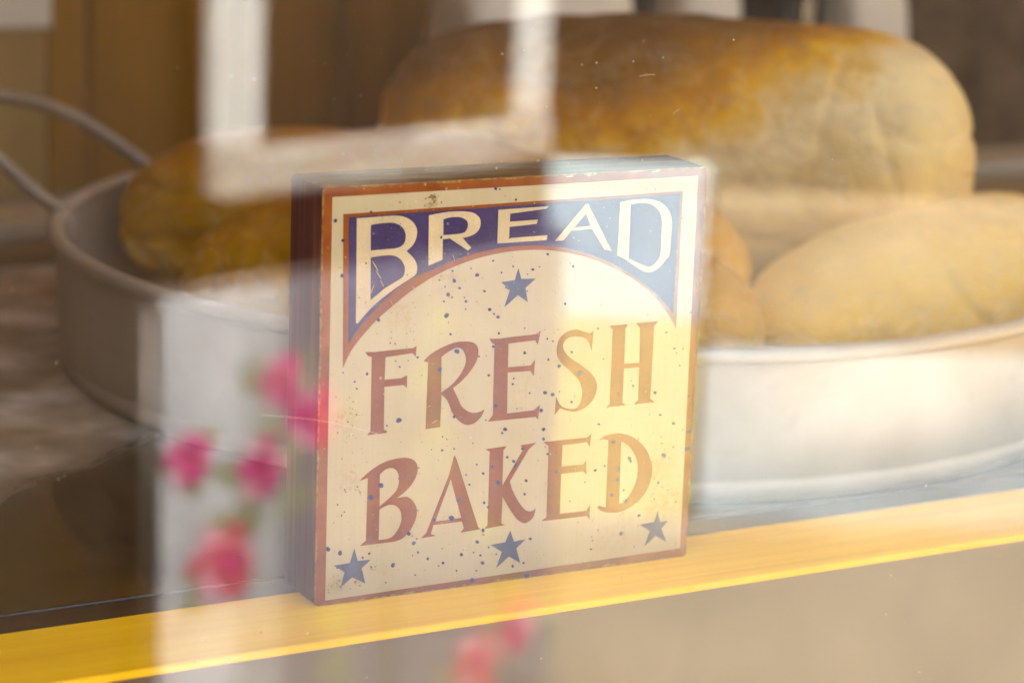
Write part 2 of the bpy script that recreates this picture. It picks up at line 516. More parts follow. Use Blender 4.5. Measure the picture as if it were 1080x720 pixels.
LET = [
    # ---- BREAD (cream on blue)
    ('B', 340, 195, 7.2, M_lett,
     [(257, 252), (420, 240, 1), (560, 232, 1), (640, 250, 1), (690, 290, 1), (714, 345, 1), (705, 410, 1), (675, 462, 1),
      (634, 500), (680, 545, 1), (708, 590, 1), (714, 640, 1), (700, 680, 1), (640, 722, 1), (560, 774, 1), (480, 834, 1),
      (400, 899, 1), (330, 969, 1), (262, 1050), (250, 1046)],
     [[(362, 310), (380, 298, 1), (480, 286, 1), (540, 287, 1), (592, 310, 1), (622, 352, 1), (628, 400, 1), (610, 450, 1),
       (560, 478, 1), (470, 487, 1), (362, 496)],
      [(362, 549), (440, 536, 1), (520, 532, 1), (570, 548, 1), (605, 585, 1), (622, 632, 1), (608, 692, 1), (540, 740, 1),
       (470, 783, 1), (420, 825, 1), (360, 874)]]),
    ('R', 350, 190, 5.143, M_lett,
     [(523, 190), (620, 172, 1), (700, 168, 1), (760, 175, 1), (795, 200, 1), (803, 235, 1), (790, 272, 1), (755, 298, 1),
      (705, 312), (752, 364), (735, 380), (636, 314), (598, 319), (596, 430), (520, 462)],
     [[(601, 211), (640, 200, 1), (690, 199, 1), (725, 215, 1), (735, 240, 1), (726, 270, 1), (700, 287, 1), (600, 297)]]),
    ('E', 480, 190, 9.0, M_lett,
     [(405, 280), (880, 245), (862, 268), (516, 316), (513, 392), (778, 372), (768, 412), (509, 441), (505, 556),
      (530, 546), (870, 520), (860, 566), (395, 598)], []),
    ('A', 540, 190, 5.143, M_lett,
     [(396, 128), (410, 128), (536, 382), (498, 375), (430, 262), (318, 272), (275, 326), (230, 328)],
     [[(397, 180), (424, 246), (335, 255)]]),
    ('D', 540, 190, 5.143, M_lett,
     [(583, 118), (660, 104, 1), (740, 102, 1), (800, 118, 1), (845, 160, 1), (862, 215, 1), (859, 300, 1), (850, 400, 1),
      (830, 430, 1), (790, 475, 1), (745, 498, 1), (705, 490, 1), (650, 455, 1), (600, 422, 1), (567, 406)],
     [[(640, 129), (700, 122, 1), (750, 130, 1), (790, 162, 1), (808, 210, 1), (806, 300, 1), (800, 400, 1), (778, 442, 1),
       (740, 468, 1), (690, 452, 1), (628, 424)]]),
    # ---- FRESH (rust red on cream)
    ('F', 370, 320, 5.143, M_red,
     [(75, 262), (120, 262), (338, 240), (355, 229), (350, 286), (332, 268), (186, 290), (181, 412), (272, 404), (303, 389),
      (302, 457), (285, 440), (180, 450), (177, 680), (197, 693), (190, 700), (88, 712), (105, 690), (112, 288), (92, 283)], []),
    ('R', 370, 320, 5.143, M_red,
     [(394, 312), (430, 276, 1), (490, 240, 1), (560, 212, 1), (620, 205, 1), (668, 214, 1), (689, 248, 1), (681, 305, 1),
      (650, 360, 1), (605, 412, 1), (552, 458), (575, 505, 1), (600, 556, 1), (640, 586, 1), (680, 591, 1), (723, 574),
      (702, 615, 1), (665, 648, 1), (622, 656, 1), (582, 632, 1), (550, 590, 1), (522, 525, 1), (490, 492), (482, 668),
      (404, 679), (418, 318)],
     [[(490, 288), (530, 258, 1), (575, 238, 1), (606, 252, 1), (622, 292, 1), (618, 332, 1), (590, 388, 1), (545, 440, 1),
       (488, 482)]]),
    ('E', 370, 320, 5.143, M_red,
     [(750, 191), (800, 190), (1005, 165), (1028, 147), (1012, 222), (997, 198), (853, 216), (850, 345), (975, 335), (997, 304),
      (990, 391), (972, 364), (849, 372), (845, 595), (992, 577), (1023, 549), (1013, 626), (1000, 613), (765, 636), (743, 638),
      (768, 604), (778, 222), (762, 210)], []),
    ('S', 540, 320, 5.143, M_red,
     [(439, 147), (430, 256), (415, 212, 1), (390, 185, 1), (345, 178, 1), (302, 186, 1), (277, 215, 1), (279, 250, 1),
      (310, 290, 1), (370, 330, 1), (420, 370, 1), (452, 415, 1), (457, 465, 1), (437, 520, 1), (395, 562, 1), (345, 583, 1),
      (300, 579, 1), (258, 567), (230, 602), (237, 504), (262, 551, 1), (300, 568, 1), (345, 567, 1), (371, 530, 1),
      (379, 475, 1), (360, 415, 1), (320, 370, 1), (270, 325, 1), (245, 285, 1), (242, 235, 1), (260, 185, 1), (300, 152, 1),
      (345, 140, 1), (390, 151, 1), (420, 160, 1)], []),
    ('H', 540, 320, 5.143, M_red,
     [(525, 120), (625, 112), (613, 137), (607, 326), (689, 321), (693, 132), (672, 106), (790, 95), (769, 122), (748, 515),
      (768, 529), (764, 534), (659, 545), (682, 524), (688, 344), (605, 350), (597, 535), (616, 549), (509, 561), (528, 544),
      (544, 140)], []),
    # ---- BAKED
    ('B', 370, 450, 5.143, M_red,
     [(47, 290), (110, 232, 1), (180, 190, 1), (250, 170, 1), (310, 167, 1), (347, 186, 1), (361, 222, 1), (350, 272, 1),
      (320, 320, 1), (282, 358, 1), (244, 386), (300, 377, 1), (335, 400, 1), (354, 440, 1), (352, 490, 1), (325, 550, 1),
      (280, 600, 1), (235, 620), (48, 643), (80, 615), (91, 275)],
     [[(155, 258), (185, 230, 1), (225, 222, 1), (252, 245, 1), (260, 285, 1), (250, 335, 1), (215, 378, 1), (154, 430)],
      [(153, 446), (200, 422, 1), (240, 425, 1), (268, 455, 1), (272, 510, 1), (250, 560, 1), (213, 600, 1), (149, 611)]]),
    ('A', 370, 450, 5.143, M_red,
     [(560, 151), (572, 175), (688, 540), (701, 552), (593, 571), (612, 548), (601, 510), (446, 530), (432, 578), (459, 588),
      (381, 601), (408, 572), (530, 262)],
     [[(540, 282), (598, 492), (455, 512)]]),
    ('K', 370, 450, 5.143, M_red,
     [(729, 120), (843, 103), (825, 125), (820, 318), (936, 116), (918, 99), (1003, 84), (963, 120), (860, 294), (876, 345, 1),
      (910, 408, 1), (948, 450, 1), (980, 455, 1), (1001, 440), (985, 490, 1), (945, 519, 1), (905, 503, 1), (865, 450, 1),
      (820, 376), (814, 521), (833, 530), (722, 551), (740, 532), (752, 133)], []),
    ('E', 540, 450, 5.143, M_red,
     [(168, 81), (405, 57), (427, 37), (419, 106), (404, 82), (272, 98), (266, 214), (385, 203), (400, 180), (402, 256),
      (383, 240), (264, 253), (257, 470), (404, 452), (421, 419), (418, 498), (403, 481), (158, 509), (185, 489), (197, 103)], []),
    ('D', 540, 450, 5.143, M_red,
     [(468, 71), (500, 47, 1), (560, 33, 1), (620, 40, 1), (682, 72, 1), (732, 132, 1), (757, 212, 1), (750, 290, 1),
      (712, 368, 1), (655, 423, 1), (590, 456, 1), (530, 463, 1), (485, 455, 1), (460, 437), (470, 425, 1), (490, 431, 1),
      (507, 434), (521, 72), (497, 66, 1)],
     [[(590, 76), (630, 102, 1), (664, 150, 1), (680, 212, 1), (674, 282, 1), (645, 352, 1), (608, 402, 1), (579, 416)]]),
]
for ch, ox, oy, s, m, outl, holes in LET:
    yy = -0.00058 if m is M_lett else -0.00034
    plate('letter', trace(outl, ox, oy, s), yy, 0.00012, m, sign, [trace(h, ox, oy, s) for h in holes])

STARS = [
    (460, 230, 7.2, [(622, 380), (643, 460), (752, 458), (675, 528), (692, 635), (617, 582), (515, 675), (557, 548), (537, 535),
                     (520, 528), (527, 515), (490, 485), (595, 470)]),
    (330, 550, 7.2, [(313, 200), (338, 295), (435, 285), (368, 350), (395, 465), (295, 418), (208, 495), (238, 380), (158, 330), (278, 312)]),
    (340, 550, 4.154, [(822, 38), (838, 85), (888, 75), (848, 115), (865, 178), (815, 150), (760, 200), (785, 130), (735, 100), (800, 88)]),
    (600, 520, 7.2, [(672, 138), (690, 215), (750, 205), (700, 265), (735, 365), (655, 318), (570, 400), (612, 285), (535, 235), (645, 215)]),
]
for ox, oy, s, pts in STARS:
    plate('star', trace(pts, ox, oy, s), -0.00034, 0.00012, M_star, sign)

DOTS = [
    (370, 320, 5.143, "516,63,11 147,87,8 750,32,7 795,72,7 774,55,4 538,165,5 573,258,11 480,356,10 692,285,4 770,232,6 940,266,6 "
     "1068,302,5 1050,481,8 1030,578,8 834,680,9 1043,680,7 745,387,6 967,484,4 258,631,12 85,380,6 557,612,6 800,160,5 880,405,4 "
     "875,435,5 818,700,5 785,555,8 360,290,5 18,422,4 193,660,4 30,460,4 262,342,4 240,310,3"),
    (540, 320, 5.143, "66,266,6 252,338,8 366,375,12 176,481,8 218,492,8 155,577,8 168,680,8 188,190,4 194,302,4 772,481,8 873,648,8 "
     "801,602,6 467,652,6 955,690,10 653,445,6 320,262,6 462,135,5 878,242,5 834,155,5 320,532,6 957,500,5 218,203,4"),
    (370, 450, 5.143, "493,125,5 557,117,4 640,311,5 715,250,6 720,409,6 742,433,6 714,558,8 845,162,6 880,185,7 928,117,6 948,289,7 "
     "940,362,6 160,315,12 105,380,12 543,492,13 583,394,10 795,300,10 312,576,9 338,628,9 683,621,8 598,690,7 362,678,5 413,712,5 "
     "970,604,7 765,215,6 1042,64,7 1065,145,6 33,322,3 680,202,4 622,258,4 450,500,8 890,208,5 745,650,4"),
    (540, 450, 5.143, "634,170,10 640,184,7 820,154,12 548,80,9 575,228,9 570,285,8 540,368,8 615,400,9 448,233,7 590,575,9 948,115,12 "
     "238,242,8 686,477,6 602,340,5 790,300,6 425,660,5 500,210,4"),
    (340, 550, 4.154, "23,118,8 75,135,8 307,188,8 417,132,4 459,160,5 526,178,5 606,141,6 699,178,7 655,254,8 893,234,9 831,192,5 "
     "879,178,4 203,137,4 404,230,3 174,155,4 585,212,3 690,145,4 760,140,3"),
    (460, 230, 7.2, "307,430,12 133,473,12 87,578,12 174,530,8 362,552,8 402,690,10 730,388,9 842,272,8 428,322,6 222,630,8 492,412,5 "
     "120,400,6 580,365,5 780,368,4 975,648,8 1035,365,8 260,380,4 55,630,6 690,425,4 210,600,4"),
    (340, 195, 7.2, "95,270,11 152,420,10 365,203,7 145,688,11 897,395,8 325,592,6"),
    (480, 190, 9.0, "380,80,11 572,183,8 420,85,6 875,700,9"),
]
bm = bmesh.new()
rd = random.Random(3)
allpts = []
for ox, oy, s, txt in DOTS:
    for w in txt.split():
        x, y, r = (float(q) for q in w.split(','))
        px, pz = on_face(ox + x / s, oy + y / s)
        allpts.append((px, pz, r / s * 0.150 / 406 * 1.05))
for i in range(70):
    allpts.append((rd.uniform(0.005, 0.145), rd.uniform(0.005, 0.141), rd.uniform(0.00012, 0.00026)))
for px, pz, r in allpts:
    n = 12
    ph = rd.uniform(0, 6)
    ring, rb = [], []
    for i in range(n):
        a = 2 * math.pi * i / n
        rr = r * (1 + 0.13 * math.sin(2 * a + ph) + 0.08 * math.sin(3 * a + 2 * ph))
        ring.append(bm.verts.new((px + rr * math.cos(a), -0.00064, pz + rr * math.sin(a))))
        rb.append(bm.verts.new((px + rr * math.cos(a), -0.0003, pz + rr * math.sin(a))))
    bm.faces.new(ring)
    for i in range(n):
        j = (i + 1) % n
        bm.faces.new((ring[i], ring[j], rb[j], rb[i]))
obj('paint_speckle', bm, M_speck, sign)['kind'] = 'stuff'

# small brown age flecks, gathered where the paint has worn
M_fleck = mat_paint('brown_age_flecks', (0.21, 0.12, 0.022), (0.3, 0.2, 0.06), 0.8)
STAINS = [(0.139, 0.024, 0.009, 70), (0.137, 0.040, 0.006, 40), (0.0085, 0.0075, 0.0022, 34), (0.0165, 0.0085, 0.0012, 22),
          (0.0095, 0.066, 0.004, 26), (0.030, 0.100, 0.006, 34), (0.0405, 0.1395, 0.0016, 40), (0.118, 0.012, 0.007, 24),
          (0.047, 0.113, 0.006, 34), (0.013, 0.045, 0.006, 24), (0.137, 0.09, 0.008, 26), (0.027, 0.134, 0.003, 22),
          (0.022, 0.108, 0.004, 16), (0.060, 0.012, 0.010, 20), (0.100, 0.065, 0.010, 16), (0.022, 0.0125, 0.0012, 10)]
bm = bmesh.new()
rd = random.Random(21)
fl = []
for (x, z, sg, n) in STAINS:
    for q in range(n):
        fl.append((rd.gauss(x, sg), rd.gauss(z, sg * 1.3), 0.00006 + 0.00032 * rd.random() ** 3))
for q in range(420):
    fl.append((rd.uniform(0.004, 0.146), rd.uniform(0.004, 0.142), 0.00006 + 0.00010 * rd.random() ** 2))
for (x, z, r) in fl:
    if not (0.0035 < x < 0.146 and 0.0035 < z < 0.142):
        continue
    n = 7
    rf, rb = [], []
    for i in range(n):
        a = 2 * math.pi * i / n
        rr = r * rd.uniform(0.6, 1.25)
        rf.append(bm.verts.new((x + rr * math.cos(a), -0.00061, z + rr * math.sin(a))))
        rb.append(bm.verts.new((x + rr * math.cos(a), -0.0003, z + rr * math.sin(a))))
    bm.faces.new(rf)
    for i in range(n):
        j = (i + 1) % n
        bm.faces.new((rf[i], rf[j], rb[j], rb[i]))
obj('age_fleck', bm, M_fleck, sign)['kind'] = 'stuff'
# pale chips and scratches in the painted letters, banner and border
M_chip = mat_paint('pale_paint_chips', (0.52, 0.42, 0.24), (0.4, 0.3, 0.15), 0.8)
bm = bmesh.new()
chips = []
for q in range(230):
    chips.append((rd.uniform(0.002, 0.148), rd.uniform(0.003, 0.143), 0.00005 + 0.00013 * rd.random() ** 2, 1.0, 0.0))
for u, v, L, a in ((458, 444, 0.0016, 24), (452, 428, 0.0008, 15), (466, 430, 0.0008, 8), (395, 280, 0.0035, -58), (399, 290, 0.003, -55),
                   (402, 298, 0.002, -60), (392, 305, 0.002, 70), (478, 272, 0.0015, -70), (412, 318, 0.002, -62), (436, 305, 0.0016, -70),
                   (420, 205, 0.001, 10), (600, 186, 0.002, 3), (690, 181, 0.002, 4), (735, 300, 0.0012, 88), (729, 470, 0.0018, 88)):
    x, z = on_face(u, v)
    chips.append((x, z, L * 0.8, 0.06, a))
for (x, z, r, asp, ang) in chips:
    n = 8
    ca, sa = math.cos(R(ang)), math.sin(R(ang))
    rf, rb = [], []
    for i in range(n):
        a = 2 * math.pi * i / n
        rr = r * rd.uniform(0.7, 1.2)
        dx, dz = rr * math.cos(a), rr * asp * math.sin(a)
        px, pz = x + dx * ca - dz * sa, z + dx * sa + dz * ca
        rf.append(bm.verts.new((px, -0.00063, pz)))
        rb.append(bm.verts.new((px, -0.0002, pz)))
    bm.faces.new(rf)
    for i in range(n):
        j = (i + 1) % n
        bm.faces.new((rf[i], rf[j], rb[j], rb[i]))
obj('paint_chip', bm, M_chip, sign)['kind'] = 'stuff'

# ================================================================== THE SHELF
SHELF_ROT = R(1.3)
shelf = thing('display_shelf', 'dark varnished window shelf with a yellow front ledge, under the sign and the metal pan', 'shelf',
              (0, 0, 0), SHELF_ROT)
M_yellow = mat_wood('yellow_stained_ledge_wood', (0.88, 0.45, 0.004), (0.97, 0.57, 0.008), 0.5, (5, 260, 260), 0.1)
M_dark = mat_wood('dark_varnished_wood', (0.034, 0.017, 0.003), (0.07, 0.036, 0.007), 0.15, (5, 90, 90), 0.5, coat=0.15)
def mat_ledge():
    k = NT('yellow_painted_ledge')
    f = k.noise(k.coord(scale=(5, 260, 260)), 1.0, 5, 0.6, 0.4)
    v = k.coord()
    big = k.noise(k.coord(scale=(6, 30, 30)), 1.0, 3)
    mixf = k.math('ADD', k.math('MULTIPLY', f, 0.55), k.math('MULTIPLY', big, 0.45))
    col = k.ramp(mixf, [(0.36, (0.84, 0.42, 0.004)), (0.64, (0.97, 0.57, 0.009))])
    grime = k.ramp(k.noise(k.coord(scale=(0.5, 1, 1)), 160, 5, 0.75), [(0.64, 0.0), (0.76, 0.5)])
    col = k.mix(grime, col, (0.42, 0.22, 0.02))
    nick = k.ramp(k.noise(v, 520, 3, 0.6), [(0.735, 0.0), (0.76, 0.85)])
    col = k.mix(nick, col, (0.16, 0.075, 0.015))
    return k.bsdf(col, 0.5, 0, k.bump(k.math('ADD', f, k.math('MULTIPLY', nick, -1.0)), 0.15, 0.0006), 0.1)


M_yellow = mat_ledge()
def mat_shelf():
    k = NT('dark_varnished_shelf_with_pale_patch')
    f = k.noise(k.coord(scale=(5, 90, 90)), 1.0, 5, 0.6, 0.4)
    v = k.coord()
    wood = k.ramp(f, [(0.33, (0.034, 0.017, 0.003)), (0.66, (0.07, 0.036, 0.007))])
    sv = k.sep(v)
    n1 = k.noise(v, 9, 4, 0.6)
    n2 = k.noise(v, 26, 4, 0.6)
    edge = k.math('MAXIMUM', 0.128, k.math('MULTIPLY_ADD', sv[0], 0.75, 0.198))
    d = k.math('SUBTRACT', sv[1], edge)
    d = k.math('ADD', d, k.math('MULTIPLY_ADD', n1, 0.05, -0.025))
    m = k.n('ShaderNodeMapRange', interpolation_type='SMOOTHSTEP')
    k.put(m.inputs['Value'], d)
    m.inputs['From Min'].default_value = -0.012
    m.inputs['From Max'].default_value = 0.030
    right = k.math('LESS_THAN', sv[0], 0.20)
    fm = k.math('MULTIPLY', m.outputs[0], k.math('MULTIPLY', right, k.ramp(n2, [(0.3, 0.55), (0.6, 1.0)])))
    flour = k.ramp(k.noise(v, 13, 3, 0.5), [(0.36, (0.38, 0.25, 0.11)), (0.52, (0.52, 0.41, 0.25)), (0.66, (0.84, 0.77, 0.63))])  # mottled tones of the pale patch on the left of the board
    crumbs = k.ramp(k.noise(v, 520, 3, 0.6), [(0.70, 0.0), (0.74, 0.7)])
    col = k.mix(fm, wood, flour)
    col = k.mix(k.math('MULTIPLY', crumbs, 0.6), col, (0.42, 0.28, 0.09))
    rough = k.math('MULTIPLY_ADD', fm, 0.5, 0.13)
    return k.bsdf(col, rough, 0, k.bump(f, 0.06, 0.0005), 0.5)


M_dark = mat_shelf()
M_lip = mat_wood('dark_shelf_lip_wood', (0.035, 0.016, 0.005), (0.06, 0.03, 0.01), 0.4, (5, 90, 90), 0.4)
obj('front_ledge', box(-0.297, 1.6, -0.0315, 0.0172, -0.003, 0.0, 0.0009, 3), M_yellow, shelf)
obj('ledge_lip', box(-1.2, 1.6, 0.0174, 0.0336, -0.0045, -0.0005, 0.0006, 2), M_lip, shelf)
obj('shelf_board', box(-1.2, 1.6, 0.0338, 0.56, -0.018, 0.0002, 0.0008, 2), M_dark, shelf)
M_rail = mat_wood('golden_back_rail_wood', (0.20, 0.10, 0.02), (0.32, 0.17, 0.035), 0.5, (5, 90, 90))
obj('back_rail', box(-1.2, 1.6, 0.562, 0.60, -0.018, 0.012, 0.002, 2), M_rail, shelf)
M_capw = mat_simple('pale_painted_rail_cap', (0.40, 0.31, 0.17), 0.5, 0.1, 12)
obj('rail_cap', box(-1.2, 1.6, 0.563, 0.615, 0.0122, 0.024, 0.003, 3), M_capw, shelf)

# ================================================================== THE PAN
M_tin = mat_metal()
PC = (0.262, 0.286, 0.0006)
pan = thing('bread_pan', 'large round metal pan with a rolled rim and wire handle, full of loaves', 'pan', PC)
Rr = 0.2475
hh = 0.0625
prof = [(0.0001, 0.0), (Rr - 0.004, 0.0), (Rr - 0.001, 0.001), (Rr, 0.004), (Rr + 0.0004, 0.0085), (Rr - 0.0006, 0.0095),
        (Rr + 0.0004, 0.0106), (Rr + 0.001, 0.03), (Rr + 0.0015, hh - 0.006)]
inn = [(Rr + 0.0002, hh - 0.006), (Rr - 0.0003, 0.03), (Rr - 0.0014, 0.006), (Rr - 0.004, 0.0016), (0.0001, 0.0014)]
bm, _ = lathe(bmesh.new(), prof + [(Rr + 0.0015, hh - 0.003), (Rr + 0.0002, hh - 0.003)] + inn, 192)
obj('pan_wall', bm, M_tin, pan, True)
ring = []
for i in range(14):
    a = 2 * math.pi * i / 14
    ring.append((Rr + 0.0016 + 0.0040 * math.cos(a), hh - 0.0015 + 0.0036 * math.sin(a)))
bm, _ = lathe(bmesh.new(), ring, 192)
obj('rolled_rim', bm, M_tin, pan, True)
hp = [(0.0387, 0.3941, 0.0637), (0.0271, 0.3954, 0.0718), (0.0121, 0.4064, 0.0867), (-0.0089, 0.4122, 0.1029),
      (-0.0256, 0.4081, 0.1118), (-0.0352, 0.4071, 0.1166), (-0.0290, 0.4179, 0.1178), (-0.0048, 0.4428, 0.1146), (0.0208, 0.4669, 0.1094),
      (0.0536, 0.4949, 0.1014), (0.0838, 0.5104, 0.0891), (0.1045, 0.5104, 0.0758), (0.1225, 0.5090, 0.0625)]
hp = [tuple(Vector(p) - Vector(PC)) for p in hp]
M_wire = mat_simple('galvanised_wire', (0.34, 0.25, 0.14), 0.5, 0.15, 60, 0.15, 0.3)
handle = obj('wire_handle', tube(bmesh.new(), catmull(hp, 8), 0.0036, 12), M_wire, pan, True)
for hx in (hp[0], hp[-1]):
    p = Vector(hx)
    e = box(p.x - 0.006, p.x + 0.006, p.y - 0.006, p.y + 0.006, p.z - 0.016, p.z - 0.001, 0.003, 3)
    obj('handle_bracket', e, M_wire, handle, True)


# ================================================================== THE LOAVES
def loaf(name, label, loc, L, wy, hz, yaw, pitch, roll, mat, seed, n=3.0, creases=(), hump=0.0):
    """A bread tin / bloomer loaf: squared-off ends, domed top, flatter pale base, crust swollen and wrinkled."""
    NU, NV = 150, 110
    bm = bmesh.new()
    rows = []
    off = Vector((seed * 3.1, seed * 1.3, seed * 0.7))
    for i in range(NU + 1):
        t = i / NU
        x = -math.cos(math.pi * t)                     # denser near the ends
        rad = (1 - abs(x) ** n) ** (1 / 2.2) if abs(x) < 1 else 0.0
        row = []
        for j in range(NV):
            a = 2 * math.pi * j / NV
            ca, sa = math.cos(a), math.sin(a)
            e = 2 / 2.5
            cy = math.copysign(abs(ca) ** e, ca)
            cz = math.copysign(abs(sa) ** (2 / (2.1 if sa > 0 else 3.2)), sa)
            if sa < 0:
                cz *= 0.86
            p = Vector((x * L, cy * wy * rad, cz * hz * rad * (1 + hump * (1 - x * x))))
            q = p + off
            d = noise.noise(q * 9) * 0.0050 + noise.noise(q * 14) * 0.0060 + noise.noise(q * 34) * 0.0024 + noise.noise(q * 85) * 0.0006
            d += (noise.noise(q * 190)) * 0.0002
            # soft folds where the dough was shaped
            w = noise.noise(Vector((q.x * 20, q.y * 20, q.z * 46)) + Vector((5, 2, 9)))
            side = max(0.0, 1 - max(0, p.z / hz) * 1.25)
            d -= 0.0036 * math.exp(-(w / 0.09) ** 2) * side
            for (cx, dep, wid, tilt, z0, z1) in creases:
                s = (p.x / L - cx - tilt * p.z / hz)
                zz = p.z / hz
                m = 1.0 if z0 < zz < z1 else math.exp(-((zz - (z0 if zz < z0 else z1)) / 0.15) ** 2)
                d -= dep * math.exp(-(s / wid) ** 2) * m
            nrm = Vector((p.x / (L * L), p.y / (wy * wy), p.z / (hz * hz)))
            nrm.normalize()
            row.append(p + nrm * d)
        rows.append(row)
    vs = []
    for i, row in enumerate(rows):
        if i in (0, NU):
            c = sum(row, Vector()) / len(row)
            vs.append([bm.verts.new(c)])
        else:
            vs.append([bm.verts.new(p) for p in row])
    for i in range(NU):
        A, B = vs[i], vs[i + 1]
        for j in range(NV):
            k = (j + 1) % NV
            if len(A) == 1:
                bm.faces.new((A[0], B[k], B[j]))
            elif len(B) == 1:
                bm.faces.new((A[j], A[k], B[0]))
            else:
                bm.faces.new((A[j], A[k], B[k], B[j]))
    o = obj(name, bm, mat, None, True)
    o.location = loc
    o.rotation_euler = (R(roll), R(pitch), R(yaw))
    return tag(o, label, 'loaf', 'loaves of bread in the metal pan')


PALE, CREAM = (0.84, 0.58, 0.19), (0.88, 0.66, 0.28)
GOLD, ORNG = (0.70, 0.36, 0.03), (0.54, 0.225, 0.008)
BRWN, DARK = (0.20, 0.085, 0.008), (0.115, 0.052, 0.010)
MB1 = mat_bread('dark_topped_crust', [(0.10, PALE), (0.50, CREAM), (0.62, (0.80, 0.41, 0.014)), (0.70, ORNG), (0.84, (0.27, 0.115, 0.010)), (1.0, (0.16, 0.07, 0.011))], 1.0, 0.40, 1.0)
MB2 = mat_bread('golden_crust', [(0.05, (0.66, 0.34, 0.020)), (0.35, (0.76, 0.39, 0.012)), (0.6, (0.64, 0.29, 0.008)), (1.0, (0.38, 0.15, 0.006))], 2.0, 0.15)
MB3 = mat_bread('golden_crust_pale_end', [(0.10, (0.80, 0.54, 0.12)), (0.32, (0.80, 0.44, 0.035)), (0.55, (0.66, 0.31, 0.010)), (1.0, (0.40, 0.16, 0.006))], 3.0, 0.2)
MB4 = mat_bread('pale_crust', [(0.05, (0.36, 0.16, 0.012)), (0.35, (0.66, 0.34, 0.012)), (0.6, (0.74, 0.43, 0.04)), (1.0, (0.84, 0.62, 0.24))], 4.0, 0.6, 0, 0.9)

loaf('bread_loaf', 'biggest loaf, dark brown top and pale sides, lying on the other loaves',
     (0.338, 0.333, 0.088), 0.155, 0.064, 0.067, -40, -2.5, 4, MB1, 1.0, 5.0,
     creases=((0.50, 0.0016, 0.012, 0.10, -0.1, 0.7), (0.76, 0.0014, 0.012, -0.12, -0.6, 0.5), (0.30, 0.002, 0.02, 0.2, -0.6, 0.2)))
loaf('bread_loaf', 'golden brown loaf behind the sign, its ends showing either side of it',
     (0.165, 0.222, 0.046), 0.137, 0.052, 0.046, -48, 0, 0, MB3, 2.3, 2.8)
loaf('bread_loaf', 'golden brown loaf at far left of the pan, nearest the wire handle',
     (0.203, 0.337, 0.050), 0.168, 0.054, 0.051, -50, 0, 0, MB2, 3.9, 2.8)
loaf('bread_loaf', 'pale golden loaf at the right of the pan, under the end of the biggest loaf',
     (0.395, 0.190, 0.040), 0.110, 0.050, 0.042, 10, -7, 0, MB4, 5.2, 2.1)

# ================================================================== THE WINDOW PANE
PANE_Y = -0.036
pane = obj('window_pane', box(-0.298, 3.0, PANE_Y - 0.004, PANE_Y, -0.93, 1.00), mat_glass())
tag(pane, 'large clear shop window pane with dust and street reflections, in front of the sign and bread', 'window')

# dust and scratches on the glass
M_dust = mat_simple('dust', (0.62, 0.52, 0.34), 0.9, 0.2, 500)
bm = bmesh.new()
rd = random.Random(11)


def grain(bm, c, r, rd):
    vs = []
    n = 6
    top = bm.verts.new((c[0], c[1] + r * 0.5, c[2]))
    for i in range(n):
        a = 2 * math.pi * i / n + rd.uniform(-0.3, 0.3)
        rr = r * rd.uniform(0.55, 1.15)
        vs.append(bm.verts.new((c[0] + rr * math.cos(a), c[1], c[2] + rr * math.sin(a))))
    for i in range(n):
        bm.faces.new((vs[i], vs[(i + 1) % n], top))
    bm.faces.new(vs)


for i in range(520):
    x = rd.uniform(-0.14, 0.36)
    z = rd.uniform(-0.06, 0.24)
    if rd.random() < 0.35:
        x, z = rd.gauss(0.03, 0.05), rd.gauss(0.165, 0.02)
    r = 0.00011 + 0.00030 * rd.random() ** 5
    grain(bm, (x, PANE_Y + 0.0002, z), r, rd)
for (x, z, L, a) in ((-0.035, 0.081, 0.042, -14), (0.098, 0.185, 0.006, 4), (0.112, 0.172, 0.003, 30), (0.30, 0.15, 0.025, 40), (0.305, 0.147, 0.03, 43)):
    p0 = Vector((x, PANE_Y + 0.0002, z))
    p1 = p0 + Vector((L * math.cos(R(a)), 0, L * math.sin(R(a))))
    mid = (p0 + p1) / 2 + Vector((0, 0, L * 0.03))
    tube(bm, catmull([tuple(p0), tuple(mid), tuple(p1)], 6), 0.00007, 5)
dust = obj('window_dust', bm, M_dust)
tag(dust, 'specks of dust and fine scratches on the inside of the shop window', 'dust', None, 'stuff')

# ================================================================== BEHIND THE SHELF
M_bpanel = mat_wood('brown_back_panelling', (0.27, 0.118, 0.008), (0.40, 0.185, 0.014), 0.7, (40, 40, 2.2), 0.1)
M_bpanel2 = mat_wood('tan_back_panelling', (0.36, 0.21, 0.05), (0.44, 0.26, 0.07), 0.7, (40, 40, 2.2), 0.1)
WY = 0.95
bw = thing('back_panelling', 'brown vertical boards lining the back of the shop window display', 'panelling', (0, WY, 0))
tag(bw, kind='structure')
xs = [-2.2, -1.7, -1.2, -0.8, -0.4, -0.1, 0.205, 0.235, 0.345, 0.43, 0.62, 0.9, 1.25, 1.6, 2.0, 2.5, 3.0]
for i, (a, c) in enumerate(zip(xs, xs[1:])):
    m = M_bpanel2 if c in (0.205, 1.25, -0.8) else M_bpanel
    dpt = 0.012 if i % 2 else 0.008
    obj('board', box(a + 0.001, c - 0.001, -dpt, 0.02, -0.9, 1.00, 0.002, 2), m, bw)
M_dim = mat_simple('unseen_ceiling_paint', (0.52, 0.36, 0.19), 0.8, 0.06, 3)
tag(obj('unseen_ceiling', box(-2.2, 3.0, PANE_Y - 0.06, 1.2, 1.01, 1.1), M_dim), kind='structure')  # out of view, added so light enters only through the window
M_flr = mat_simple('shop_floor_boards', (0.10, 0.075, 0.05), 0.6, 0.2, 8, stretch=(1, 8, 1))
M_blocker = mat_simple('brown_blocker_paint', (0.10, 0.05, 0.015), 0.6, 0.15, 6)
